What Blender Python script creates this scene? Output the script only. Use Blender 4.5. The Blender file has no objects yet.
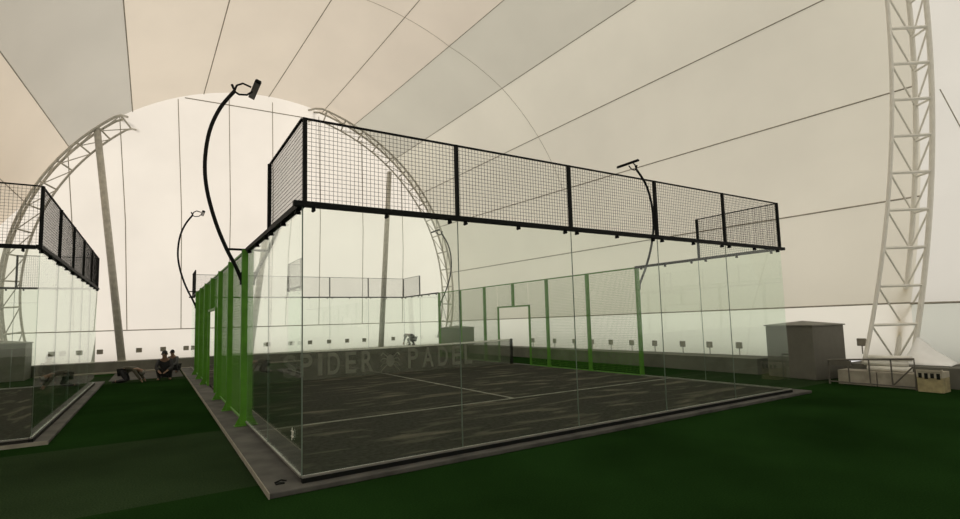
import bpy, bmesh, math, random
from mathutils import Vector, Matrix
random.seed(7)
PI = math.pi
C = bpy.context.scene.collection
scene = bpy.context.scene

# ------------------------------------------------------------------ materials
def new_mat(name):
    m = bpy.data.materials.new(name); m.use_nodes = True
    nt = m.node_tree; nt.nodes.clear()
    return m, nt, nt.nodes.new('ShaderNodeOutputMaterial')

def noise_ramp(nt, c0, c1, scale=8, detail=4, lo=.35, hi=.65, vec=None, dist=0):
    tc = nt.nodes.new('ShaderNodeTexCoord'); n = nt.nodes.new('ShaderNodeTexNoise')
    n.inputs['Scale'].default_value = scale; n.inputs['Detail'].default_value = detail
    n.inputs['Distortion'].default_value = dist
    if vec:
        mp = nt.nodes.new('ShaderNodeMapping'); mp.inputs['Scale'].default_value = vec
        nt.links.new(tc.outputs['Object'], mp.inputs[0]); nt.links.new(mp.outputs[0], n.inputs['Vector'])
    else:
        nt.links.new(tc.outputs['Object'], n.inputs['Vector'])
    r = nt.nodes.new('ShaderNodeValToRGB')
    r.color_ramp.elements[0].position = lo; r.color_ramp.elements[1].position = hi
    r.color_ramp.elements[0].color = (*c0, 1); r.color_ramp.elements[1].color = (*c1, 1)
    nt.links.new(n.outputs[0], r.inputs[0])
    return r

def solid(name, c, rough=.6, metal=0, spec=.5, var=.12, scale=6, bump=0):
    m, nt, out = new_mat(name)
    b = nt.nodes.new('ShaderNodeBsdfPrincipled')
    r = noise_ramp(nt, tuple(x*(1-var) for x in c), tuple(min(1, x*(1+var)) for x in c), scale)
    nt.links.new(r.outputs[0], b.inputs['Base Color'])
    b.inputs['Roughness'].default_value = rough; b.inputs['Metallic'].default_value = metal
    b.inputs['Specular IOR Level'].default_value = spec
    if bump:
        bp = nt.nodes.new('ShaderNodeBump'); bp.inputs['Strength'].default_value = bump
        nt.links.new(r.outputs[0], bp.inputs['Height']); nt.links.new(bp.outputs[0], b.inputs['Normal'])
    nt.links.new(b.outputs[0], out.inputs[0])
    return m

def membrane(name, c, trans=.6, var=.03):
    m, nt, out = new_mat(name)
    r = noise_ramp(nt, tuple(x*(1-var) for x in c), tuple(min(1, x*(1+var)) for x in c), .35, 5)
    d = nt.nodes.new('ShaderNodeBsdfDiffuse'); t = nt.nodes.new('ShaderNodeBsdfTranslucent'); mx = nt.nodes.new('ShaderNodeMixShader')
    mx.inputs[0].default_value = trans
    nt.links.new(r.outputs[0], d.inputs[0]); nt.links.new(r.outputs[0], t.inputs[0])
    nt.links.new(d.outputs[0], mx.inputs[1]); nt.links.new(t.outputs[0], mx.inputs[2])
    nt.links.new(mx.outputs[0], out.inputs[0])
    return m

def glass(name, tint):
    m, nt, out = new_mat(name)
    t = nt.nodes.new('ShaderNodeBsdfTransparent'); t.inputs[0].default_value = (*tint, 1)
    g = nt.nodes.new('ShaderNodeBsdfGlossy'); g.inputs['Roughness'].default_value = .0
    g.inputs[0].default_value = (.95, 1, .97, 1)
    lw = nt.nodes.new('ShaderNodeLayerWeight'); pw = nt.nodes.new('ShaderNodeMath'); pw.operation = 'POWER'; pw.inputs[1].default_value = 5
    nt.links.new(lw.outputs['Facing'], pw.inputs[0])
    f = nt.nodes.new('ShaderNodeMath'); f.operation = 'MULTIPLY_ADD'; f.inputs[1].default_value = .955; f.inputs[2].default_value = .045
    nt.links.new(pw.outputs[0], f.inputs[0])
    mx = nt.nodes.new('ShaderNodeMixShader')
    nt.links.new(f.outputs[0], mx.inputs[0]); nt.links.new(t.outputs[0], mx.inputs[1]); nt.links.new(g.outputs[0], mx.inputs[2])
    nt.links.new(mx.outputs[0], out.inputs[0])
    return m

def sheer(name, c, opacity):
    m, nt, out = new_mat(name)
    t = nt.nodes.new('ShaderNodeBsdfTransparent'); d = nt.nodes.new('ShaderNodeBsdfDiffuse')
    r = noise_ramp(nt, tuple(x*.85 for x in c), tuple(x*1.15 for x in c), 3)
    nt.links.new(r.outputs[0], d.inputs[0])
    mx = nt.nodes.new('ShaderNodeMixShader'); mx.inputs[0].default_value = opacity
    nt.links.new(t.outputs[0], mx.inputs[1]); nt.links.new(d.outputs[0], mx.inputs[2]); nt.links.new(mx.outputs[0], out.inputs[0])
    return m

M = {}
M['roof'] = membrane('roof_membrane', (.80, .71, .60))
M['roof_shade'] = membrane('roof_membrane_shade', (.60, .565, .50))  # shade on the left roof slope, mixed into the membrane colour
M['roof_crease_shade'] = membrane('roof_membrane_crease_shade', (.69, .655, .56))  # darker side of the crease: shade put into the membrane colour
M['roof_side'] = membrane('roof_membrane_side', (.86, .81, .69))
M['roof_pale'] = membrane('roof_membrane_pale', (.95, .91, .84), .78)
M['endwall'] = membrane('end_wall_membrane', (.93, .87, .80), .7)
M['skirt'] = membrane('skirt_membrane', (.985, .925, .81), .92)
M['skirt_grey'] = membrane('skirt_membrane_grey', (.88, .88, .79), .68)
M['seam'] = solid('weld_seam', (.36, .33, .27), .8)
M['seam_soft'] = solid('soft_weld_seam', (.42, .38, .31), .8)
M['white_steel'] = solid('white_painted_steel', (.80, .78, .71), .5, var=.04)
M['dull_steel'] = solid('dull_white_steel', (.52, .50, .44), .5)
M['black'] = solid('black_steel', (.007, .008, .007), .6, spec=.12)
M['black_wire'] = solid('black_wire', (.010, .011, .010), .7, spec=.1)
M['green'] = solid('lime_green_steel', (.078, .235, .016), .5, spec=.3)
M['green_wire'] = solid('lime_green_wire', (.075, .235, .015), .6, spec=.2)
M['glass'] = glass('clear_glass', (.958, .985, .962))
M['glass_edge'] = solid('glass_edge', (.13, .17, .135), .4)
M['rail'] = solid('base_rail_steel', (.19, .185, .16), .5)
M['concrete'] = solid('slab_concrete', (.064, .061, .053), .85, var=.35, scale=2.5, bump=.1)
M['kerb'] = solid('kerb_concrete', (.13, .127, .104), .9, var=.2, scale=1.5)
M['ledge'] = solid('pale_ledge', (.27, .25, .20), .9)
M['shed'] = solid('grey_cabinet', (.125, .12, .097), .6, var=.05)
M['shed_roof'] = solid('grey_cabinet_lid', (.17, .165, .138), .6, var=.05)
M['white_line'] = solid('line_tape', (.20, .195, .165), .9, var=.3, scale=3)
M['net_cloth'] = sheer('net_mesh_cloth', (.16, .16, .13), .62)
M['net_print'] = sheer('net_lettering', (.30, .30, .25), .70)
M['net_tape'] = solid('net_tape', (.78, .78, .70), .8)
M['lamp_face'] = solid('lamp_lens', (.16, .14, .13), .3)
M['plate'] = solid('wall_plate', (.27, .25, .20), .8)
M['skin'] = solid('skin', (.24, .14, .09), .6)
M['hair'] = solid('dark_hair', (.012, .010, .009), .7)
M['dark_jacket'] = solid('dark_jacket', (.022, .022, .024), .8)
M['grey_cloth'] = solid('grey_cloth', (.075, .075, .075), .8)
M['pale_cloth'] = solid('pale_cloth', (.24, .23, .20), .8)
M['trousers'] = solid('dark_trousers', (.014, .014, .015), .8)
M['brown_cloth'] = solid('brown_cloth', (.05, .045, .03), .8)
M['wood'] = solid('pale_crate_wood', (.34, .31, .25), .8, var=.15)
M['barrier'] = solid('galvanised_barrier', (.12, .11, .09), .5, .2)
M['sheet'] = solid('white_plastic_sheet', (.90, .90, .89), .35, var=.03)
M['box_yellow'] = solid('yellow_carton', (.33, .28, .15), .8, var=.2, scale=9)
M['box_pale'] = solid('pale_carton', (.42, .38, .30), .8)

# turf: laid in rolls whose nap leans alternately
def turf_mat():
    m, nt, out = new_mat('green_turf')
    b = nt.nodes.new('ShaderNodeBsdfPrincipled'); b.inputs['Roughness'].default_value = 1; b.inputs['Specular IOR Level'].default_value = 0
    fine = noise_ramp(nt, (.0068, .0215, .0046), (.0145, .0395, .0092), 60, 6, .3, .7)
    big = noise_ramp(nt, (.72, .72, .72), (1.15, 1.15, 1.15), .5, 3)
    tc = nt.nodes.new('ShaderNodeTexCoord'); sp = nt.nodes.new('ShaderNodeSeparateXYZ'); nt.links.new(tc.outputs['Object'], sp.inputs[0])
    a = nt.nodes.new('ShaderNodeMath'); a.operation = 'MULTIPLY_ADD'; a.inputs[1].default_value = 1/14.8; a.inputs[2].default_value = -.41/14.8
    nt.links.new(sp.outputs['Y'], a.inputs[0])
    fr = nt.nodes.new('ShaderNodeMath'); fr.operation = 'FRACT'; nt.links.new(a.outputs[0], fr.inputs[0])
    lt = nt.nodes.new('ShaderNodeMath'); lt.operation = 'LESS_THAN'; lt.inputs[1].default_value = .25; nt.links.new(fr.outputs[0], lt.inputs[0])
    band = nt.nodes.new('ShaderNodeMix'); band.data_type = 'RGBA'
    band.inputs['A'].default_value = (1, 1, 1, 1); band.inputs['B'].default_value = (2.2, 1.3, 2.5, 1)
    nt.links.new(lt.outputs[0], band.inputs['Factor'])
    m1 = nt.nodes.new('ShaderNodeMix'); m1.data_type = 'RGBA'; m1.blend_type = 'MULTIPLY'; m1.inputs['Factor'].default_value = 1
    nt.links.new(fine.outputs[0], m1.inputs['A']); nt.links.new(big.outputs[0], m1.inputs['B'])
    m2 = nt.nodes.new('ShaderNodeMix'); m2.data_type = 'RGBA'; m2.blend_type = 'MULTIPLY'; m2.inputs['Factor'].default_value = 1
    nt.links.new(m1.outputs['Result'], m2.inputs['A']); nt.links.new(band.outputs['Result'], m2.inputs['B'])
    nt.links.new(m2.outputs['Result'], b.inputs['Base Color'])
    bp = nt.nodes.new('ShaderNodeBump'); bp.inputs['Strength'].default_value = .3
    nt.links.new(fine.outputs[0], bp.inputs['Height']); nt.links.new(bp.outputs[0], b.inputs['Normal'])
    nt.links.new(b.outputs[0], out.inputs[0])
    return m
M['turf'] = turf_mat()

def carpet_mat():
    m, nt, out = new_mat('charcoal_court_turf')
    b = nt.nodes.new('ShaderNodeBsdfPrincipled'); b.inputs['Roughness'].default_value = 1; b.inputs['Specular IOR Level'].default_value = 0
    base = noise_ramp(nt, (.038, .0375, .033), (.062, .0605, .053), 14, 6, .3, .7)
    sand = noise_ramp(nt, (0, 0, 0), (1, 1, 1), 1.7, 10, .52, .70, (.45, 1.6, 1), .5)
    mx = nt.nodes.new('ShaderNodeMix'); mx.data_type = 'RGBA'
    nt.links.new(base.outputs[0], mx.inputs['A']); mx.inputs['B'].default_value = (.16, .145, .115, 1)
    ml = nt.nodes.new('ShaderNodeMath'); ml.operation = 'MULTIPLY'; ml.inputs[1].default_value = .85
    nt.links.new(sand.outputs[0], ml.inputs[0]); nt.links.new(ml.outputs[0], mx.inputs['Factor'])
    nt.links.new(mx.outputs['Result'], b.inputs['Base Color']); nt.links.new(b.outputs[0], out.inputs[0])
    return m
M['carpet'] = carpet_mat()

# ------------------------------------------------------------------ mesh collector
class MB:
    def __init__(s): s.v = []; s.f = []
    def add(s, vs, fs):
        o = len(s.v); s.v += [tuple(v) for v in vs]; s.f += [tuple(o+i for i in f) for f in fs]; return s
    def box(s, x0, x1, y0, y1, z0, z1):
        return s.add([(x0,y0,z0),(x1,y0,z0),(x1,y1,z0),(x0,y1,z0),(x0,y0,z1),(x1,y0,z1),(x1,y1,z1),(x0,y1,z1)],
                     [(0,3,2,1),(4,5,6,7),(0,1,5,4),(1,2,6,5),(2,3,7,6),(3,0,4,7)])
    def bar(s, a, b, w, h=None, up=(0,0,1)):
        a = Vector(a); b = Vector(b); h = h or w; d = (b-a).normalized(); u = Vector(up)
        if abs(d.dot(u)) > .98: u = Vector((0,1,0))
        r = d.cross(u).normalized(); u = r.cross(d)
        vs = []
        for p in (a, b):
            for i, j in ((-1,-1),(1,-1),(1,1),(-1,1)): vs.append(p + r*i*w/2 + u*j*h/2)
        return s.add(vs, [(0,1,2,3),(7,6,5,4),(0,4,5,1),(1,5,6,2),(2,6,7,3),(3,7,4,0)])
    def tube(s, pts, r, n=8, cap=True):
        pts = [Vector(p) for p in pts]; rs = r if isinstance(r, (list, tuple)) else [r]*len(pts)
        rings = []; ref = None; vs = []
        for i, p in enumerate(pts):
            d = (pts[min(i+1, len(pts)-1)] - pts[max(i-1, 0)]).normalized()
            if ref is None: ref = Vector((0,0,1)) if abs(d.z) < .9 else Vector((1,0,0))
            a = d.cross(ref).normalized(); b = a.cross(d).normalized(); ref = b
            for k in range(n):
                t = 2*PI*k/n; vs.append(p + (a*math.cos(t) + b*math.sin(t))*rs[i])
        fs = []
        for i in range(len(pts)-1):
            for k in range(n):
                fs.append((i*n+k, i*n+(k+1) % n, (i+1)*n+(k+1) % n, (i+1)*n+k))
        if cap: fs += [tuple(range(n-1, -1, -1)), tuple((len(pts)-1)*n+k for k in range(n))]
        return s.add(vs, fs)
    def build(s, name, mat, parent=None, smooth=False, bevel=0):
        me = bpy.data.meshes.new(name); me.from_pydata(s.v, [], s.f); me.update()
        if isinstance(mat, (list, tuple)):
            for q in mat: me.materials.append(q)
        else: me.materials.append(mat)
        if smooth:
            for p in me.polygons: p.use_smooth = True
        o = bpy.data.objects.new(name, me); C.objects.link(o)
        if parent: o.parent = parent
        if bevel:
            md = o.modifiers.new('bevel', 'BEVEL'); md.width = bevel; md.segments = 2; md.limit_method = 'ANGLE'
        return o

def tag(o, label, cat, group=None):
    o['label'] = label; o['category'] = cat
    if group: o['group'] = group
    return o
def thing(name, label, cat, loc=(0,0,0), rz=0, group=None):
    o = bpy.data.objects.new(name, None); C.objects.link(o); o.location = loc; o.rotation_euler = (0,0,rz)
    o.empty_display_size = .3
    return tag(o, label, cat, group)
def struct(name, mb, mat, smooth=False):
    o = mb.build(name, mat, None, smooth); o['kind'] = 'structure'; return o

TURF = -.1
# ------------------------------------------------------------------ ground
struct('floor', MB().box(-29, 14.9, -25, 22, -.3, TURF), M['turf'])

M['bare'] = solid('bare_ground', (.045, .04, .032), .95, var=.3, scale=2)
struct('floor.001', MB().box(-2.66, -.42, 16.3, 20.24, -.12, TURF+.004), M['bare'])

# ------------------------------------------------------------------ vaulted membrane roof
def rad(a): return math.radians(a)
EA = [-9.5, 7, 23, 35.5, 49.5, 66, 75.5, 91, 108, 126, 143, 159]
NA = [-32, -18, -3.4, 12.3, 27, 41, 55.6, 70, 95, 122, 160, 174]
def Ept(a, y=21.5): return Vector((3.5+10.1*math.cos(rad(a)), y, 3.3+10.1*math.sin(rad(a))))
def Npt(a, y=-.8): return Vector((3.5+12.7*math.cos(rad(a)), y, 8.5+12.7*math.sin(rad(a))))
extE = [(-6.9, 5.6), (-8.6, 7.6), (-12, 9.6), (-17, 10.4), (-22, 9.4), (-25.6, 7.2), (-27.4, 4.4), (-27.6, 1.65)]
extN = [(-9.6, 8.6), (-10.8, 10.5), (-14, 12.5), (-18.5, 13.4), (-23, 12.2), (-27, 9.5), (-28.6, 5.5), (-28.6, 1.77)]
SUB = 6
def profile(A, P, ext, y):
    out = [[P(A[i] + (A[i+1]-A[i])*k/SUB, y) for k in range(SUB+1)] for i in range(len(A)-1)]
    last = out[-1][-1]
    for (x, z) in ext:
        nx = Vector((x, y, z)); out.append([last.lerp(nx, k/SUB) for k in range(SUB+1)]); last = nx
    return out
def sagged(p, q, t, amt, cen):
    r = p.lerp(q, t); d = (cen - r); d.y = 0
    return r + d.normalized()*amt*4*t*(1-t)
SAG = [0, .05, .1, .15, .2, .45, .3, .15, .1, .1, .1, .1] + [0]*12
CEN = Vector((3.5, 0, 6))
NS = 12
def bay(y0, y1, mats):
    pe = profile(EA, Ept, extE, y0); pn = profile(NA, Npt, extN, y1)
    strips = []
    for i, (se, sn) in enumerate(zip(pe, pn)):
        mb = MB(); vs = []
        for k in range(SUB+1):
            sg = SAG[i] + (SAG[i+1]-SAG[i])*k/SUB
            for j in range(NS+1): vs.append(sagged(se[k], sn[k], j/NS, sg, CEN))
        fs = [(k*(NS+1)+j, k*(NS+1)+j+1, (k+1)*(NS+1)+j+1, (k+1)*(NS+1)+j) for k in range(SUB) for j in range(NS)]
        mb.add(vs, fs)
        struct('ceiling', mb, M[mats(i)], True); strips.append(vs)
    return strips
# strips 0..10 between seams; slope shade is painted into strip nine, crease shade into strip four
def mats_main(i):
    if i == 4: return 'roof_crease_shade'
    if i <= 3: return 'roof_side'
    if i == 9: return 'roof_shade'
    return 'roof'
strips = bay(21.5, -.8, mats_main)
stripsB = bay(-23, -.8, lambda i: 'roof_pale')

# seams: narrow welded ribbons hanging just under the membrane
tn = [0]
def trim(pts, w, mat=None, n=4):
    tn[0] += 1
    return struct('trim_%d' % tn[0], MB().tube(pts, w, n), mat or M['seam'])
for i in range(0, 13):
    vs = strips[i][:NS+1]
    inn = []
    for v in vs:
        d = Vector((3.5, v.y, 5)) - v; inn.append(v + d.normalized()*.03)
    trim(inn, .021 if i < 12 else .018)
for frac, k0 in ((4, 3),):          # the weld across the strips
    pts = []
    for i in range(2, 9):
        for k in range(SUB):
            q = max(.32, .42 - .025*(i + k/SUB - 3))*NS; j0 = int(q); v = strips[i][k*(NS+1)+j0].lerp(strips[i][k*(NS+1)+j0+1], q-j0); d = Vector((3.5, v.y, 5)) - v; pts.append(v + d.normalized()*.03)
    trim(pts, .012, M['seam_soft'])

# end walls (membrane under the arch, down to the hem)
def end_poly(name, y, mat):
    pr_ = profile(EA, Ept, extE, y); ring = []
    for s in pr_: ring += s[:-1]
    ring.append(pr_[-1][-1])
    from mathutils.geometry import tessellate_polygon
    tri = tessellate_polygon([[Vector((p.x, p.z, 0)) for p in ring]])
    return struct(name, MB().add(ring, [tuple(t) for t in tri]), mat)
end_poly('wall_back', 21.5, M['endwall'])
end_poly('wall_front', -23, M['endwall'])

# skirts below the hem
KT = .34
def skirt(name, pts, mat, z0=KT-.02):
    mb = MB(); n = len(pts)
    mb.add([Vector(p) for p in pts] + [(p[0], p[1], z0) for p in pts], [(i, i+1, n+i+1, n+i) for i in range(n-1)])
    return struct(name, mb, mat)
hemR = [tuple(v) for v in strips[0][:NS+1]]
hemRB = [tuple(v) for v in stripsB[0][:NS+1]]
hemL = [tuple(v) for v in strips[-1][-(NS+1):]]
hemLB = [tuple(v) for v in stripsB[-1][-(NS+1):]]
skirt('wall_right', hemR, M['skirt'])
skirt('wall_right.001', hemRB, M['skirt_grey'])
skirt('wall_left', hemL, M['skirt']); skirt('wall_left.001', hemLB, M['skirt'])
e0 = Ept(EA[0])
skirt('wall_back.001', [(e0.x, 21.5, e0.z), (-27.6, 21.5, 1.65)], M['endwall'])
skirt('wall_front.001', [(e0.x, -23, e0.z), (-27.6, -23, 1.65)], M['skirt'])
trim([(e0.x, 21.46, 1.64), (-27.5, 21.46, 1.64)], .022)
trim([(v[0]-.05, v[1], v[2]-.01) for v in hemRB], .025)
# weld lines on the end wall
for (xt, zt, xb) in ((-4.64, 9.3, -4.2), (-2.89, 11.2, -2.37), (-.67, 12.4, -.34), (1.49, 12.9, 1.6), (3.5, 13.1, 3.5), (5.85, 12.8, 5.85), (8.2, 11.9, 8.17), (10.6, 10.1, 10.52)):
    trim([(xt, 21.47, zt), ((xt+xb)/2+.08, 21.47, (zt+1.65)/2), (xb, 21.47, 1.65)], .018)
trim([(5.1, 21.46, 12.6), (2, 21.46, 12.56), (-.4, 21.46, 12.52)], .025)

# ------------------------------------------------------------------ kerbs
def kerb(name, x0, x1, y0, y1, z0=TURF, z1=KT): return struct(name, MB().box(x0, x1, y0, y1, z0, z1), M['kerb'])
kerb('baseboard_right', 13.02, 14.9, 2.45, 18.35)
kerb('baseboard_right.001', 13.02, 14.9, -25, .25)
kerb('baseboard_back', -5.3, 12.3, 20.7, 22)
kerb('baseboard_back.001', -29, -7.0, 20.7, 22)
kerb('baseboard_back.002', -6.99, -5.31, 20.9, 22)
kerb('baseboard_back.003', 12.31, 15, 20.9, 22)
kerb('baseboard_left', -29.2, -27.3, -25, 20.69)
kerb('baseboard_front', -27.29, 13.0, -25, -22.9)
tn[0] += 1; struct('trim_%d' % tn[0], MB().box(-5.2, 12.2, 20.25, 20.69, TURF, -.055), M['ledge'])

# ------------------------------------------------------------------ wall plates along the skirts
def plate(p, face, label, group, strap=True):
    t = thing('wall_plate', label, 'wall plate', p, face, group)
    MB().box(-.11, .11, -.05, -.01, -.10, .10).build('plate', M['plate'], t, bevel=.02)
    if abs(face) > 1: MB().box(-.012, .012, -.03, -.01, -.30, -.10).build('strap', M['plate'], t)
    return t
order = ['first', 'second', 'third', 'fourth', 'fifth', 'sixth', 'seventh', 'eighth', 'ninth', 'tenth', 'eleventh', 'twelfth']
g = 'small dark plates along the bright tent skirt'
for k, x in enumerate((-5.85, -4.52, -3.29)):
    plate((x, 21.5, .76), 0, 'small dark plate left of the left slanted pole, %s from the cabinet' % order[k], g)
for k, x in enumerate((-1.91, -1.01, -.12)):
    plate((x, 21.5, .76), 0, 'small dark plate above the crouching workers, %s right of the left pole' % order[k], g)
for k, x in enumerate((1.2, 2.3, 3.4)):
    plate((x, 21.5, .76), 0, 'small dark plate seen through the left side glass, %s from the green fence' % order[k], g)
for k, x in enumerate((4.43, 5.41, 6.38, 7.34, 8.28)):
    plate((x, 21.5, .76), 0, 'small dark plate above the net, %s of five left of the right slanted pole' % order[k], g)
plate((9.96, 21.5, .76), 0, 'small dark plate on the back skirt just right of the right leaning pole', g)
def hem_x(y):
    t = (21.5 - y)/22.3; return hemR[0][0] + (hemR[-1][0]-hemR[0][0])*t
for k, y in enumerate((13.6, 12.1, 10.86, 9.82, 8.82, 7.79, 6.75, 5.6, 4.6, 3.6, 2.5)):
    plate((hem_x(y), y, .64), -PI/2, 'small dark plate on the right skirt behind the court, %s from the far end' % order[k], g)
plate((hem_x(.3), .3, .80), -PI/2, 'small dark plate on the skirt behind the foot of the near truss', g)
plate((14.2, -2.05, .78), -PI/2, 'small dark plate on the grey skirt at the right edge of the photo', g)

# ------------------------------------------------------------------ arch trusses
def truss(label, inner, outerA, outerB, r, rb, mat, matb, step):
    t = thing('arch_truss', label, 'truss', inner[0])
    o = Vector(inner[0]); L = lambda p: Vector(p) - o
    for ch in (inner, outerA, outerB): MB().tube([L(p) for p in ch], r*(.8 if ch is inner else 1), 8).build('chord', mat, t, True)
    n = len(inner)
    for i in range(step, n-1, step):
        a, b, c = L(inner[i]), L(outerA[i]), L(outerB[i])
        m = MB(); m.tube([a, b], rb, 6); m.tube([b, c], rb*.7, 6); m.build('rung', matb, t)
        j = i - step
        if j >= 0:
            m = MB(); m.tube([L(inner[i]), L(outerB[j])], rb*.6, 6); m.tube([L(outerB[j]), L(outerA[i])], rb*.6, 6)
            m.build('diagonal_brace', matb, t)
    return t
N = 144
angs = [-19 + 218*i/N for i in range(N+1)]
def arch_y(a):      # over the crown the arch passes outside the membrane
    u = max(0, min(1, (27 - abs(a - 103.5))/4)); return .95*u*u*(3-2*u)
ci = [(3.5+9.35*math.cos(rad(a)), 20.95+arch_y(a), 3.3+9.35*math.sin(rad(a))) for a in angs]
ca = [(3.5+9.95*math.cos(rad(a)), 20.75+arch_y(a), 3.3+9.95*math.sin(rad(a))) for a in angs]
cb = [(3.5+9.95*math.cos(rad(a)), 21.3+arch_y(a), 3.3+9.95*math.sin(rad(a))) for a in angs]
def clipz(l): return [p if p[2] > KT else (p[0], p[1], KT+.001*i/len(l)) for i, p in enumerate(l)]
keep = [i for i in range(N+1) if min(ci[i][2], ca[i][2]) > KT]
ci = [ci[i] for i in keep]; ca = [ca[i] for i in keep]; cb = [cb[i] for i in keep]
lab_ = ('left part of the round white lattice arch, rising from behind the left court',
        'right part of the round white lattice arch, seen through the court screen and glass')
ang_k = [angs[i] for i in keep]
for lo, hi, lab in ((127.5, 220, lab_[0]), (-30, 79.6, lab_[1])):
    ii = [i for i, a in enumerate(ang_k) if lo <= a <= hi]
    if lab is lab_[0]: ii = ii[::-1]
    truss(lab, [ci[i] for i in ii], [ca[i] for i in ii], [cb[i] for i in ii], .055, .035, M['dull_steel'], M['dull_steel'], 4)

th = rad(35); base = Vector((13.4, -.5, 0)); hd = Vector((math.cos(th), -math.sin(th), 0)); nn = Vector((math.sin(th), math.cos(th), 0))
def near_curve(foot, mx, zc, R2, off):
    pts = []; k = (mx-foot)/(zc*zc)
    H = 10; n1 = 40
    for i in range(n1): z = KT + (zc-KT)*i/n1; pts.append(base + hd*(mx - k*(z-zc)**2) + nn*off + Vector((0,0,z)))
    n2 = 50
    for i in range(n2+1):
        a = rad(72)*i/n2; pts.append(base + hd*(mx - R2*(1-math.cos(a))) + nn*off + Vector((0,0,zc+R2*math.sin(a))))
    return pts
nin = near_curve(-.62, .87, 9.6, 11.6, .02); nouA = near_curve(.50, 1.80, 9.6, 12.6, .0); nouB = near_curve(.50, 1.80, 9.6, 12.6, .52)
truss('tall white steel lattice arch rising behind the metal barrier at the right edge', nin, nouA, nouB, .06, .038, M['white_steel'], M['white_steel'], 4)

def pole(xt, zt, xb, yb, label):
    t = thing('support_pole', label, 'pole', (xb, yb, KT))
    MB().tube([(0, 0, .02), (xt-xb, 20.85-yb, zt-KT)], [.15, .13], 12).build('shaft', M['dull_steel'], t, True)
    MB().box(-.22, .22, -.2, .2, 0, .03).build('base_plate', M['dull_steel'], t)
pole(-3.62, 10.2, -2.5, 21.0, 'slanted grey steel pole at left, from the back kerb up to the arch')
pole(9.6, 10.1, 9.05, 21.0, 'slanted grey steel pole seen through the court glass, from back kerb to arch')

# thin stay cable right of near truss
cb_ = MB().tube([(14.85, -1.62, 7.0), (14.6, -2.25, 4.9), (14.0, -3.1, 1.6), (13.9, -3.25, .35)], .012, 6).build('stay_cable', M['seam'])
tag(cb_, 'thin dark cable hanging down from the tall truss at the right edge', 'cable')

# ------------------------------------------------------------------ court pieces
def wire_panel(x0, x1, z0, z1, y, d, pitch=.05):
    m = MB(); h = d/2
    nx = max(1, round((x1-x0)/pitch)); nz = max(1, round((z1-z0)/pitch))
    for i in range(1, nx):
        x = x0 + (x1-x0)*i/nx
        m.add([(x-h,y-h,z0),(x+h,y-h,z0),(x+h,y+h,z0),(x-h,y+h,z0),(x-h,y-h,z1),(x+h,y-h,z1),(x+h,y+h,z1),(x-h,y+h,z1)], [(0,1,5,4),(1,2,6,5),(2,3,7,6),(3,0,4,7)])
    for i in range(1, nz):
        z = z0 + (z1-z0)*i/nz
        m.add([(x0,y-h,z-h),(x0,y+h,z-h),(x0,y+h,z+h),(x0,y-h,z+h),(x1,y-h,z-h),(x1,y+h,z-h),(x1,y+h,z+h),(x1,y-h,z+h)], [(0,1,5,4),(1,2,6,5),(2,3,7,6),(3,0,4,7)])
    return m
cache = {}
def shared(key, name, mk, mat, parent, x=0, s=1, **kw):
    """part whose mesh is shared by all its repeats; x moves it along the wall"""
    if key not in cache:
        o = mk().build(name, mat, parent, **kw); cache[key] = o
    else:
        o = cache[key].copy(); C.objects.link(o); o.parent = parent; o.name = name
    o.location = (x, 0, 0)
    return o

# every wall piece is built along its own local x; -y is the outer side
def glass_panel(t, x):
    o = shared('glass', 'glass_panel', lambda: MB().box(.006, 1.994, -.006, .006, .03, 2.97), M['glass'], t, x)
    return o
def screen_panel(t, x):
    return shared('wire1', 'wire_mesh', lambda: wire_panel(0, 2, 3.03, 3.985, 0, .0036), M['black_wire'], t, x)
def screen_post(t, x, z0=3.0):
    return shared('spost', 'screen_post', lambda: MB().box(-.022, .022, -.03, .02, 3.03, 4.0), M['black'], t, x)
def clamp(t, x):
    return shared('clamp', 'clamp', lambda: MB().box(-.016, .016, -.03, .02, 2.935, 2.97).tube([(0, -.04, 2.935), (0, .025, 2.935)], .018, 8), M['black'], t, x)
def end_glass_wall(loc, rz, label, beam_ext=(.1, .12)):
    t = thing('glass_wall', label, 'glass wall', loc, rz, None)
    for k in range(5): glass_panel(t, 2*k); screen_panel(t, 2*k)
    for k in range(1, 5): shared('joint', 'pane_joint', lambda: MB().box(-.005, .005, -.005, .005, .03, 2.96), M['glass_edge'], t, 2*k)
    for k in range(6): screen_post(t, 2*k + (.022 if k == 0 else -.022 if k == 5 else 0))
    for k in range(5):
        for dx in (.12, 1.0, 1.88): clamp(t, 2*k+dx)
    MB().box(-beam_ext[0], 10+beam_ext[1], -.045, .035, 2.97, 3.03).build('top_beam', M['black'], t)
    MB().box(0, 10, -.015, .015, 3.985, 4.005).build('top_rail', M['black'], t)
    MB().box(0, 10, -.014, .014, .005, .028).build('base_rail', M['rail'], t)
    MB().box(-.008, .006, -.009, -.0065, .03, 2.97).build('corner_joint', M['glass_edge'], t)
    return t
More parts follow.
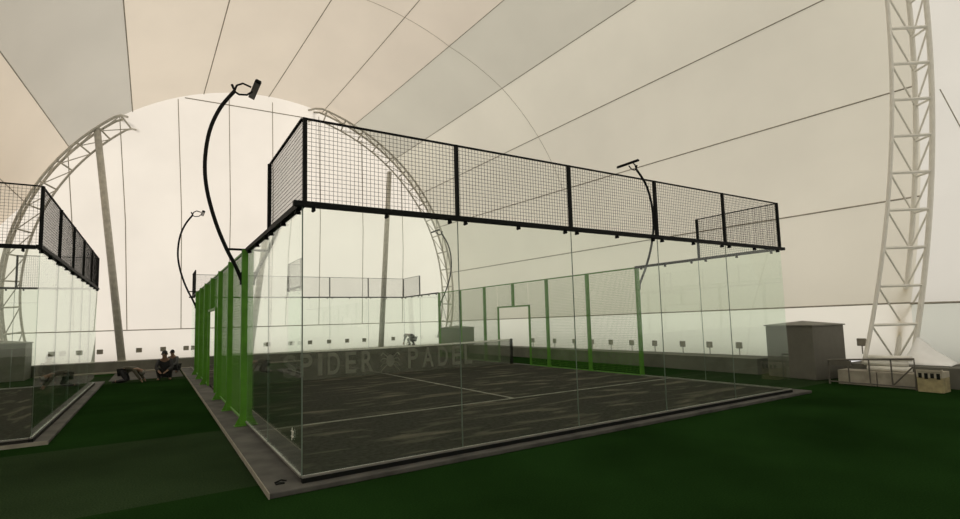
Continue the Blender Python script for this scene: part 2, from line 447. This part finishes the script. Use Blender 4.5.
def corner_return(loc, rz, label, mirror, n=2):
    """two panes running away from a corner; the screen covers the first"""
    t = thing('glass_wall', label, 'glass wall', loc, rz, None)
    s = -1 if mirror else 1
    a = (lambda k: -2*(k+1)) if mirror else (lambda k: 2*k)
    for k in range(n): glass_panel(t, a(k))
    for k in range(1, n): shared('joint', 'pane_joint', lambda: MB().box(-.005, .005, -.005, .005, .03, 2.96), M['glass_edge'], t, s*2*k)
    screen_panel(t, a(0)); screen_post(t, s*1.978)
    for k in range(n):
        for dx in (.2, 1.0, 1.8): clamp(t, s*(2*k+dx))
    x0, x1 = sorted((s*.05, s*2*n))
    MB().box(x0, x1, -.045, .035, 2.97, 3.03).build('top_beam', M['black'], t)
    x0, x1 = sorted((s*.025, s*2.0)); MB().box(x0, x1, -.015, .015, 3.985, 4.005).build('top_rail', M['black'], t)
    x0, x1 = sorted((s*.03, s*2*n)); MB().box(x0, x1, -.014, .014, .005, .028).build('base_rail', M['rail'], t)
    return t
def fence_post(t, x, z0=0, z1=3.0, foot=True):
    key = 'fpost%g' % z0
    o = shared(key, 'post', lambda: MB().box(-.04, .04, -.10, .0, z0 if z0 else -.033, z1), M['green'], t, x)
    if foot:
        shared('foot', 'base_plate', lambda: MB().box(-.07, .07, -.19, .0, -.045, -.033), M['green'], t, x)
        shared('gus', 'gusset', lambda: MB().add([(-.006,-.10,-.033),(.006,-.10,-.033),(.006,-.18,-.033),(-.006,-.18,-.033),(-.006,-.10,.13),(.006,-.10,.13)],
               [(0,1,2,3),(0,4,5,1),(3,2,5,4),(0,3,4),(1,5,2)]), M['green'], t, x)
    return o
def green_fence(loc, rz, label):
    """12 m long: local x 0..12, doorway from 5 to 7"""
    t = thing('mesh_fence', label, 'fence', loc, rz)
    for x in (0, 2, 4, 8, 10, 12): fence_post(t, x)
    fence_post(t, 6, 2.16, 3.0, False)
    for x in (5, 7): shared('dpost', 'door_post', lambda: MB().box(-.03, .03, -.07, -.01, 0, 2.13), M['green'], t, x)
    MB().box(4.97, 7.03, -.07, -.01, 2.1, 2.16).build('door_lintel', M['green'], t)
    for x in (0, 2, 8, 10): shared('wire3', 'wire_mesh', lambda: wire_panel(0.03, 1.97, .04, 2.96, -.012, .0039), M['green_wire'], t, x)
    for x in (4, 7): shared('wire3h', 'wire_mesh', lambda: wire_panel(0, 1, .04, 2.96, -.012, .0039), M['green_wire'], t, x)
    for x in (5, 6): shared('wire3d', 'wire_mesh', lambda: wire_panel(0, 1, 2.16, 2.96, -.012, .0039), M['green_wire'], t, x)
    MB().box(0, 12, -.045, -.005, 2.97, 3.01).build('top_rail', M['green'], t)
    MB().box(0, 5, -.035, -.005, 0, .03).box(7, 12, -.035, -.005, 0, .03).build('base_rail', M['green'], t)
    return t
def light_pole(loc, rz, label, reach=1.0):
    """outer side is local -y"""
    t = thing('floodlight', label, 'floodlight', loc, rz, 'curved floodlight poles of the near court')
    prof = [(.10, 2.46), (.22, 2.72), (.37, 3.0), (.56, 3.46), (.71, 4.0), (.755, 4.5), (.69, 5.05), (.52, 5.5), (.26, 5.86)]
    prof = [(q[0]*(reach if 2.6 < q[1] < 5.8 else 1), q[1]) for q in prof]
    pts = []
    P = [prof[0]] + prof + [prof[-1]]
    for i in range(1, len(P)-2):
        for k in range(5):
            u = k/5; p0, p1, p2, p3 = P[i-1], P[i], P[i+1], P[i+2]
            q = [.5*(2*p1[d] + (p2[d]-p0[d])*u + (2*p0[d]-5*p1[d]+4*p2[d]-p3[d])*u*u + (3*p1[d]-p0[d]-3*p2[d]+p3[d])*u**3) for d in (0, 1)]
            pts.append((0, -q[0], q[1]))
    pts.append((0, -prof[-1][0], prof[-1][1]))
    MB().tube(pts, .032, 10).build('pole', M['black'], t, True)
    MB().bar((0, -.04, 3.0), (0, -.37*reach, 3.0), .035).build('bracket', M['black'], t)
    MB().box(-.05, .05, -.125, -.105, 2.38, 2.6).build('mounting_plate', M['black'], t)
    # yoke and lamp, long side along the fence
    y = MB().tube([(0, -.26, 5.86), (0, -.22, 5.98), (0, -.12, 6.04), (0, .02, 6.0)], .018, 6).tube([(0, -.26, 5.86), (0, -.18, 5.82), (0, -.05, 5.84), (0, .04, 5.92)], .018, 6).tube([(0, -.30, 5.98), (0, -.24, 5.84)], .022, 6); y.build('yoke', M['black'], t)
    h = MB(); h.box(-.38, .38, -.055, .055, -.02, .02)
    for k in range(13): x = -.36+.06*k; h.box(x-.006, x+.006, -.045, .045, .02, .045)
    o = h.build('lamp_head', M['black'], t, bevel=.008); o.location = (0, .08, 5.96); o.rotation_euler = (rad(-20), 0, 0)
    l = MB().box(-.35, .35, -.045, .045, -.028, -.021).build('lens', M['lamp_face'], o)
    return t

# --- the near court
# slab and playing surface
def court_base(loc, rz, label, x0, x1, y0, y1, lines):
    t = thing('court_platform', label, 'court floor', loc, rz)
    MB().box(x0, x1, y0, y1, TURF, -.045).build('concrete_slab', M['concrete'], t, bevel=.01)
    MB().box(x0-.012, x0, y0, y1, TURF, -.04).build('edge_strip', M['ledge'], t)
    MB().box(0, 10, -.03, .028, -.044, .004).build('edge_channel', M['black'], t)
    MB().box(.03, 9.97, .03, 19.97, -.045, 0).build('playing_surface', M['carpet'], t)
    for q in lines: MB().box(*q, .001, .006).build('court_line', M['white_line'], t)
    return t
L_ = [(.05, 9.95, 3.02, 3.09), (4.965, 5.035, 3.09, 16.9), (.05, 9.95, 16.9, 16.97)]
court_base((0, 0, 0), 0, 'charcoal court surface with white lines on a raised grey slab in the middle', -.35, 10.5, -.17, 20.2, L_)
court_base((-2.95, 4.8, 0), PI/2, 'grey slab and charcoal surface of the second court at the left edge', -.05, 11.1, -.22, 20.2, L_)

end_glass_wall((0, 0, 0), 0, 'ten metre glass end wall nearest the camera under a long black mesh screen')
end_glass_wall((10, 20, 0), PI, 'far glass end wall of the near court with its black mesh screen, in front of the back kerb')
corner_return((0, 0, 0), -PI/2, 'left side glass at the near corner, joined to the green fence by a thick black beam', True)
_g = [o for o in C.objects if o.name == 'glass_wall.002'][0]
_m = MB()
for dy, z0, z1 in ((-.03, .33, .47), (.02, .36, .44)): _m.bar((-.42+dy, -.0085, z0), (-.42+dy+.02, -.0085, z1), .012, .003, (0, 1, 0))
for z in (.37, .43): _m.bar((-.48, -.0085, z), (-.36, -.0085, z+.01), .012, .003, (0, 1, 0))
_m.build('pale_mark', M['net_tape'], _g)
corner_return((10, 0, 0), PI/2, 'right side glass near the grey cabinet, with a short black mesh screen on top', False)
corner_return((0, 20, 0), -PI/2, 'far left side glass beyond the green fence next to the crouching workers', False)
corner_return((10, 20, 0), PI/2, 'far right side glass of the near court in front of the small grey cabinet', True)
green_fence((0, 16, 0), -PI/2, 'lime green mesh fence with a doorway on the left side of the near court')
green_fence((10, 4, 0), PI/2, 'lime green mesh fence with a doorway on the right side, seen through the glass')
light_pole((0, 4, 0), -PI/2, 'large curved black floodlight pole leaning out from the near end of the left green fence', .93)
light_pole((0, 16, 0), -PI/2, 'small curved floodlight pole at the far end of the left green fence', .93)
light_pole((10, 4, 0), PI/2, 'curved floodlight pole behind the mesh screen on the right side of the court', 1.17)
light_pole((10, 16, 0), PI/2, 'farthest curved floodlight pole, seen in front of the right leg of the arch')

f_ = MB().box(-.045, .045, -.03, .03, 0, .012).tube([(-.05, 0, .02), (.02, .03, .03), (.07, 0, .02)], .009, 6).build('loose_fitting', M['black'])
f_.location = (-.2, .12, -.044); tag(f_, 'small black fitting lying on the grey slab at the nearest glass corner', 'fitting')

# --- the second court (left edge)
end_glass_wall((-2.95, 4.8, 0), PI/2, 'glass end wall of the left court with a dark mesh screen seen at a slant')
corner_return((-2.95, 4.8, 0), 0, 'near side glass of the left court under a black beam and mesh screen', True)
corner_return((-2.95, 14.8, 0), PI, 'far side glass of the left court, seen through its end wall', False)

# --- the net
t = thing('court_net', 'grey net with pale SPIDER PADEL lettering stretched across the near court', 'net', (0, 10, 0))
def post():
    return MB().box(-.045, .045, -.045, .045, 0, .93)
for x in (.12, 9.9):
    o = post().build('net_post', M['black'], t, bevel=.008); o.location = (x, 0, 0)
def sag(x): return .92 - .05*(1-((x-5)/4.9)**2)
xs = [.17 + (9.85-.17)*i/24 for i in range(25)]
m = MB(); vs = [(x, 0, .02) for x in xs] + [(x, 0, sag(x)-.04) for x in xs]
m.add(vs, [(i, i+1, 26+i, 25+i) for i in range(24)]); m.build('net_mesh', M['net_cloth'], t)
m = MB()
for a, b in zip(xs[:-1], xs[1:]): m.bar((a, 0, sag(a)-.02), (b, 0, sag(b)-.02), .012, .055)
m.build('head_tape', M['net_tape'], t)
def letter(ch, x, w, h):
    cu = bpy.data.curves.new('letter', 'FONT'); cu.body = ch; cu.size = 1; cu.offset = .018
    o = bpy.data.objects.new('tmp', cu); C.objects.link(o)
    dg = bpy.context.evaluated_depsgraph_get(); dg.update()
    me = bpy.data.meshes.new_from_object(o.evaluated_get(dg)); bpy.data.objects.remove(o)
    X = [v.co.x for v in me.vertices]; Y = [v.co.y for v in me.vertices]
    x0, x1, y0, y1 = min(X), max(X), min(Y), max(Y)
    for v in me.vertices: v.co = ((v.co.x-x0)/(x1-x0)*w, -.006, (v.co.y-y0)/(y1-y0)*h)
    me.materials.clear(); me.materials.append(M['net_print'])
    p = bpy.data.objects.new('lettering', me); C.objects.link(p); p.parent = t; p.location = (x-w/2, 0, .13)
for ch, x, w in (('S', 1.98, .36), ('P', 2.45, .36), ('I', 2.86, .13), ('D', 3.27, .38), ('E', 3.8, .34), ('R', 4.33, .38),
                 ('P', 5.9, .38), ('A', 6.45, .42), ('D', 7.02, .38), ('E', 7.55, .34), ('L', 8.03, .32)):
    letter(ch, x, w, .66)
# round badge between the two words: a blob with radiating strokes
m = MB(); cz = .43
m.add([(5.1 + .14*math.cos(2*PI*k/14), -.006, cz + .2*math.sin(2*PI*k/14)) for k in range(14)], [tuple(range(14))])
for k in range(8):
    s = 1 if k < 4 else -1; q = k % 4; za = cz + (.12 - .08*q)
    m.bar((5.1+s*.1, -.006, za), (5.1+s*.25, -.006, za + (.14 - .09*q)), .004, .03)
    m.bar((5.1+s*.25, -.006, za + (.14-.09*q)), (5.1+s*.33, -.006, za + (.04-.09*q)), .004, .03)
m.build('badge', M['net_print'], t)

# ------------------------------------------------------------------ grey cabinets
def cabinet(loc, rz, w, d, h, label):
    t = thing('equipment_cabinet', label, 'cabinet', loc, rz)
    MB().box(0, w, 0, d, 0, h).build('body', M['shed'], t, bevel=.015)
    a = .03
    MB().add([(-a,-a,h),(w+a,-a,h),(w+a,d+a,h),(-a,d+a,h),(-a,-a,h+.03),(w+a,-a,h+.03),(w+a,d+a,h+.03),(-a,d+a,h+.03),(w/2,d/2,h+.13)],
             [(0,3,2,1),(0,1,5,4),(1,2,6,5),(2,3,7,6),(3,0,4,7),(4,5,8),(5,6,8),(6,7,8),(7,4,8)]).build('lid', M['shed_roof'], t)
    return t
cabinet((12.72, .78, TURF), rad(-12), 1.15, 1.38, 1.36, 'large dark grey cabinet beside the near right corner of the court')
cabinet((12.5, 18.55, TURF), 0, 1.0, 2.0, 1.36, 'small dark grey cabinet by the right foot of the arch, seen through the glass')
cabinet((-6.95, 19.3, TURF), 0, 1.6, 1.3, 1.36, 'dark grey cabinet at the left edge behind the left court glass')

# ------------------------------------------------------------------ barrier and building material by the right kerb
t = thing('crowd_barrier', 'galvanised metal barrier frame standing in front of the pale crates on the right', 'barrier', (12.35, .3, TURF))
m = MB(); m.tube([(0, 0, .0), (0, 0, .56), (0, -1.68, .66), (0, -1.68, 0)], .022, 8); m.build('frame', M['barrier'], t)
for k in range(1, 4): MB().tube([(0, -.42*k, .05), (0, -.42*k, .57+.025*k)], .016, 6).build('upright', M['barrier'], t)
MB().tube([(0, 0, .06), (0, -1.68, .06)], .016, 6).build('lower_rail', M['barrier'], t)
MB().tube([(0, -1.28, .08), (0, -1.66, .5)], .016, 6).build('brace', M['barrier'], t)
MB().box(-.02, .05, -.02, -.5+.03, .44, .56).build('cross_board', M['barrier'], t)
c1 = MB().box(12.45, 12.9, -.62, .16, TURF, TURF+.33).build('crate', M['wood'], bevel=.01); tag(c1, 'pale wooden crate behind the left half of the metal barrier', 'crate', 'pale crates')
c2 = MB().box(12.45, 12.9, -1.36, -.64, TURF, TURF+.33).build('crate', M['wood'], bevel=.01); tag(c2, 'pale wooden crate behind the right half of the metal barrier', 'crate', 'pale crates')
for k, (z, dy, lab) in enumerate(((.291, 0, 'lower white steel tube lying on the pale crates'), (.412, .06, 'middle white steel tube of the stack on the pale crates'), (.533, -.02, 'top white steel tube of the stack on the pale crates'))):
    p = MB().tube([(12.62+.02*k, -.40+dy, z), (12.75, -1.2+dy, z)], .06, 10).build('steel_tube', M['white_steel'], None, True)
    tag(p, lab, 'tube', 'white tubes on the crates')
t = thing('carton', 'open yellow and white carton with dark print right of the barrier', 'box', (12.2, -1.45, TURF))
MB().box(0, .4, -.42, 0, 0, .30).build('box_body', M['box_yellow'], t)
MB().box(-.004, .404, -.424, .004, .30, .42).build('box_rim', M['box_pale'], t)
for k in range(4): MB().box(-.008, -.0045, -.09-.1*k, -.03-.1*k, .29-.02*(k % 2), .39).build('printed_mark', M['black'], t)
MB().box(-.02, .0, -.42, 0, .42, .46).box(-.02, .05, -.43, -.41, .42, .47).build('flap', M['box_pale'], t)
# plastic sheet draped over the kerb
m = MB(); nx, ny = 14, 8; vs = []
for i in range(nx+1):
    for j in range(ny+1):
        u = i/nx; v = j/ny
        y = -.72 - 1.0*u; hh = max(.02, .62*(1 - abs(u-.28)/(.28 if u < .28 else .72)))
        x = 13.3 + .5*v + .02*math.sin(9*u+4*v)
        vs.append((x, y, KT + .012 + max(0, hh*v + (.02*math.sin(13*u+3*v)*v))))
m.add(vs, [(i*(ny+1)+j, i*(ny+1)+j+1, (i+1)*(ny+1)+j+1, (i+1)*(ny+1)+j) for i in range(nx) for j in range(ny)])
o = m.build('plastic_sheet', M['sheet'], None, True); tag(o, 'crumpled white plastic sheet heaped at the foot of the tall truss', 'sheet')
sd = o.modifiers.new('thick', 'SOLIDIFY'); sd.thickness = .01

# ------------------------------------------------------------------ people
def skin_mesh(name, joints, bones, mat, parent=None, root=0, sub=2):
    me = bpy.data.meshes.new(name); me.from_pydata([j[0] for j in joints], bones, []); 
    o = bpy.data.objects.new(name, me); C.objects.link(o)
    md = o.modifiers.new('s', 'SKIN'); sb = o.modifiers.new('u', 'SUBSURF'); sb.levels = sub; sb.render_levels = sub
    if not me.skin_vertices:
        bpy.context.view_layer.objects.active = o
        me_attr = None
    sv = me.skin_vertices[0].data if me.skin_vertices else None
    if sv:
        for i, j in enumerate(joints):
            r = j[1]; sv[i].radius = (r, r) if not isinstance(r, tuple) else r; sv[i].use_root = (i == root)
    dg = bpy.context.evaluated_depsgraph_get(); dg.update()
    m2 = bpy.data.meshes.new_from_object(o.evaluated_get(dg)); m2.materials.clear(); m2.materials.append(mat)
    for p in m2.polygons: p.use_smooth = True
    bpy.data.objects.remove(o)
    r = bpy.data.objects.new(name, m2); C.objects.link(r)
    if parent: r.parent = parent
    return r

def person(loc, rz, label, pose, top, legs, hair=None, cap=None, sc=1):
    """pose: dict of joints in metres, local +x = facing"""
    t = thing('person', label, 'person', loc, rz, None); t.scale = (sc, sc, sc)
    J = pose
    names = list(J)
    radii = dict(pelvis=.13, waist=.12, chest=.14, neck=.055, head=.085, crown=.075, shL=.06, shR=.06, elL=.042, elR=.042, wrL=.028, wrR=.028,
                 hiL=.085, hiR=.085, knL=.06, knR=.06, anL=.04, anR=.04, toL=.04, toR=.04)
    idx = {n: i for i, n in enumerate(names)}
    bones = [('pelvis','waist'),('waist','chest'),('chest','neck'),('neck','head'),('head','crown'),('chest','shL'),('chest','shR'),('shL','elL'),('shR','elR'),('elL','wrL'),('elR','wrR'),
             ('pelvis','hiL'),('pelvis','hiR'),('hiL','knL'),('hiR','knR'),('knL','anL'),('knR','anR'),('anL','toL'),('anR','toR')]
    js = [(J[n], radii[n]) for n in names]; bs = [(idx[a], idx[b]) for a, b in bones]
    # hands: palm, four fingers and thumb grow out of each wrist
    for s in ('L', 'R'):
        w = Vector(J['wr'+s]); e = Vector(J['el'+s]); d = (w-e).normalized(); side = d.cross(Vector((0,0,1)))
        side = side.normalized() if side.length > .1 else Vector((0,1,0))
        js.append((tuple(w + d*.07), (.035, .018))); pi = len(js)-1; bs.append((idx['wr'+s], pi))
        for k, ln in enumerate((.07, .08, .075, .06)):
            b = w + d*.09 + side*(.027-.018*k); js.append((tuple(b), .009)); js.append((tuple(b + d*ln + Vector((0,0,-.012))), .008))
            bs += [(pi, len(js)-2), (len(js)-2, len(js)-1)]
        js.append((tuple(w + d*.06 + side*.05), .010)); bs.append((pi, len(js)-1))
    skin_mesh('body', js, bs, M['skin'], t, root=idx['pelvis'])
    def grow(sel, pairs, k, mat, name, root):
        ii = {n: i for i, n in enumerate(sel)}
        jj = [(J[n], radii[n]*k + .012) for n in sel]
        return skin_mesh(name, jj, [(ii[a], ii[b]) for a, b in pairs], mat, t, root=ii[root])
    wL = tuple(Vector(J['elL']).lerp(Vector(J['wrL']), .9)); wR = tuple(Vector(J['elR']).lerp(Vector(J['wrR']), .9))
    J2 = dict(J); J2['cuL'] = wL; J2['cuR'] = wR; radii['cuL'] = radii['cuR'] = .03
    J = J2
    grow(['pelvis','waist','chest','shL','shR','elL','elR','cuL','cuR'], [('pelvis','waist'),('waist','chest'),('chest','shL'),('chest','shR'),('shL','elL'),('shR','elR'),('elL','cuL'),('elR','cuR')], 1.08, top, 'jacket', 'pelvis')
    grow(['pelvis','hiL','hiR','knL','knR','anL','anR'], [('pelvis','hiL'),('pelvis','hiR'),('hiL','knL'),('hiR','knR'),('knL','anL'),('knR','anR')], 1.1, legs, 'trousers', 'pelvis')
    for s in ('L', 'R'):
        a = Vector(J['an'+s]); b = Vector(J['to'+s])
        skin_mesh('shoe', [(tuple(a - (b-a)*.2), .048), (tuple(a.lerp(b, .5)), .05), (tuple(b), .042)], [(0,1),(1,2)], M['hair'], t)
    h = Vector(J['head']); c = Vector(J['crown']); up = (c-h).normalized()
    f = Vector((1,0,0)); f = (f - up*f.dot(up)); f = f.normalized() if f.length > .1 else Vector((0,0,-1))
    sd = up.cross(f)
    # hair cap: skull shell set back from the face
    bm = bmesh.new(); bmesh.ops.create_uvsphere(bm, u_segments=16, v_segments=10, radius=1)
    cen = h + up*.06 - f*.022
    for v in bm.verts: q = v.co.copy(); v.co = cen + f*q.x*.098 + sd*q.y*.088 + up*q.z*.105
    me = bpy.data.meshes.new('hair'); bm.to_mesh(me); bm.free(); me.materials.append(cap or M['hair'])
    for p in me.polygons: p.use_smooth = True
    o = bpy.data.objects.new('cap' if cap else 'hair', me); C.objects.link(o); o.parent = t
    # face: nose, eyes, mouth, ears
    fc = h + up*.035
    m = MB(); m.tube([fc + f*.085 + up*.03, fc + f*.11 - up*.005], [.010, .016], 6); m.build('nose', M['skin'], t, True)
    for s in (-1, 1):
        MB().tube([fc + f*.078 + sd*.032*s + up*.03, fc + f*.088 + sd*.032*s + up*.03], .011, 8).build('eye', M['hair'], t)
        MB().tube([fc + sd*.08*s - f*.005, fc + sd*.098*s - f*.01], .025, 8).build('ear', M['skin'], t, True)
    MB().tube([fc + f*.088 - sd*.022 - up*.04, fc + f*.088 + sd*.022 - up*.04], .007, 6).build('mouth', M['brown_cloth'], t)
    return t

crouch = dict(pelvis=(-.12,0,.26), waist=(-.06,0,.42), chest=(.06,0,.62), neck=(.13,0,.76), head=(.17,0,.86), crown=(.18,0,.95),
              shL=(.08,.18,.66), shR=(.08,-.18,.66), elL=(.22,.24,.44), elR=(.22,-.24,.44), wrL=(.40,.12,.34), wrR=(.40,-.12,.34),
              hiL=(-.10,.1,.24), hiR=(-.10,-.1,.24), knL=(.26,.18,.42), knR=(.26,-.18,.42), anL=(.02,.16,.07), anR=(.02,-.16,.07), toL=(.19,.18,.05), toR=(.19,-.18,.05))
kneel = dict(pelvis=(-.30,0,.46), waist=(-.16,0,.53), chest=(.08,0,.54), neck=(.24,0,.47), head=(.33,0,.42), crown=(.40,0,.36),
             shL=(.12,.18,.50), shR=(.12,-.18,.50), elL=(.24,.22,.28), elR=(.24,-.22,.28), wrL=(.38,.2,.07), wrR=(.38,-.2,.07),
             hiL=(-.30,.1,.42), hiR=(-.30,-.1,.42), knL=(-.14,.14,.09), knR=(-.14,-.14,.09), anL=(-.50,.14,.07), anR=(-.50,-.14,.07), toL=(-.62,.15,.05), toR=(-.62,-.15,.05))
bend = dict(pelvis=(-.15,0,.42), waist=(-.06,0,.55), chest=(.16,0,.64), neck=(.30,0,.63), head=(.40,0,.60), crown=(.48,0,.58),
            shL=(.18,.18,.60), shR=(.18,-.18,.60), elL=(.30,.22,.40), elR=(.30,-.22,.40), wrL=(.42,.16,.22), wrR=(.42,-.16,.22),
            hiL=(-.15,.1,.38), hiR=(-.15,-.1,.38), knL=(.14,.16,.36), knR=(.14,-.16,.36), anL=(-.06,.16,.07), anR=(-.06,-.16,.07), toL=(.12,.17,.05), toR=(.12,-.17,.05))
# ground points from the photograph
person((-1.02, 15.2, TURF), rad(-100), 'person in a dark jacket squatting on the turf left of the green fence', crouch, M['dark_jacket'], M['trousers'])
person((-1.97, 15.3, TURF), rad(-15), 'person kneeling on all fours on the turf beside the end of the left court', kneel, M['brown_cloth'], M['trousers'], cap=M['pale_cloth'], sc=.86)
person((-.66, 18.6, TURF+.0), rad(-120), 'dark-haired person in grey crouching by the back kerb behind the squatting one', crouch, M['grey_cloth'], M['trousers'], sc=.9)
person((-4.35, 16.9, TURF), rad(-80), 'dark-haired person crouching behind the glass of the left court', crouch, M['dark_jacket'], M['trousers'])
person((10.85, 21.0, KT), rad(200), 'person bending over on the back kerb near the right foot of the arch', bend, M['grey_cloth'], M['trousers'])

# ------------------------------------------------------------------ light: daylight through the membrane
w = bpy.data.worlds.new('World'); scene.world = w; w.use_nodes = True
bg = w.node_tree.nodes['Background']; bg.inputs[0].default_value = (1.0, .98, .93, 1); bg.inputs[1].default_value = .92
sl = bpy.data.lights.new('sun', 'SUN'); sl.energy = 1.7; sl.angle = rad(8); sl.color = (1, .95, .86)
so = bpy.data.objects.new('sun', sl); C.objects.link(so)
frm = Vector((-.38, .8, .62))            # where the sun stands
so.rotation_euler = (-frm).to_track_quat('-Z', 'Y').to_euler()

# ------------------------------------------------------------------ camera
cam = bpy.data.cameras.new('camera'); co = bpy.data.objects.new('camera', cam); C.objects.link(co)
px, py, pz, yaw, pit, rol, F, sx, sy = -1.3775, -5.9039, 1.6405, .567178, .087471, -.0279813, 517.153, 3.253, 15.45
f = Vector((math.sin(yaw)*math.cos(pit), math.cos(yaw)*math.cos(pit), math.sin(pit)))
r = Vector((math.cos(yaw), -math.sin(yaw), 0)); u = r.cross(f)
r2 = r*math.cos(rol) + u*math.sin(rol); u2 = -r*math.sin(rol) + u*math.cos(rol)
mt = Matrix((r2, u2, -f)).transposed().to_4x4(); mt.translation = (px, py, pz); co.matrix_world = mt
cam.sensor_width = 36; cam.lens = F/960*36; cam.shift_x = -sx/960; cam.shift_y = sy/960
cam.clip_start = .05; cam.clip_end = 300
scene.camera = co
scene.cycles.transparent_max_bounces = 24
scene.cycles.max_bounces = 12; scene.cycles.diffuse_bounces = 6; scene.cycles.transmission_bounces = 8
scene.cycles.use_denoising = True
vs_ = scene.view_settings; vs_.view_transform = 'Standard'; vs_.look = 'None'; vs_.gamma = 1; vs_.use_curve_mapping = False; vs_.exposure = -0.15
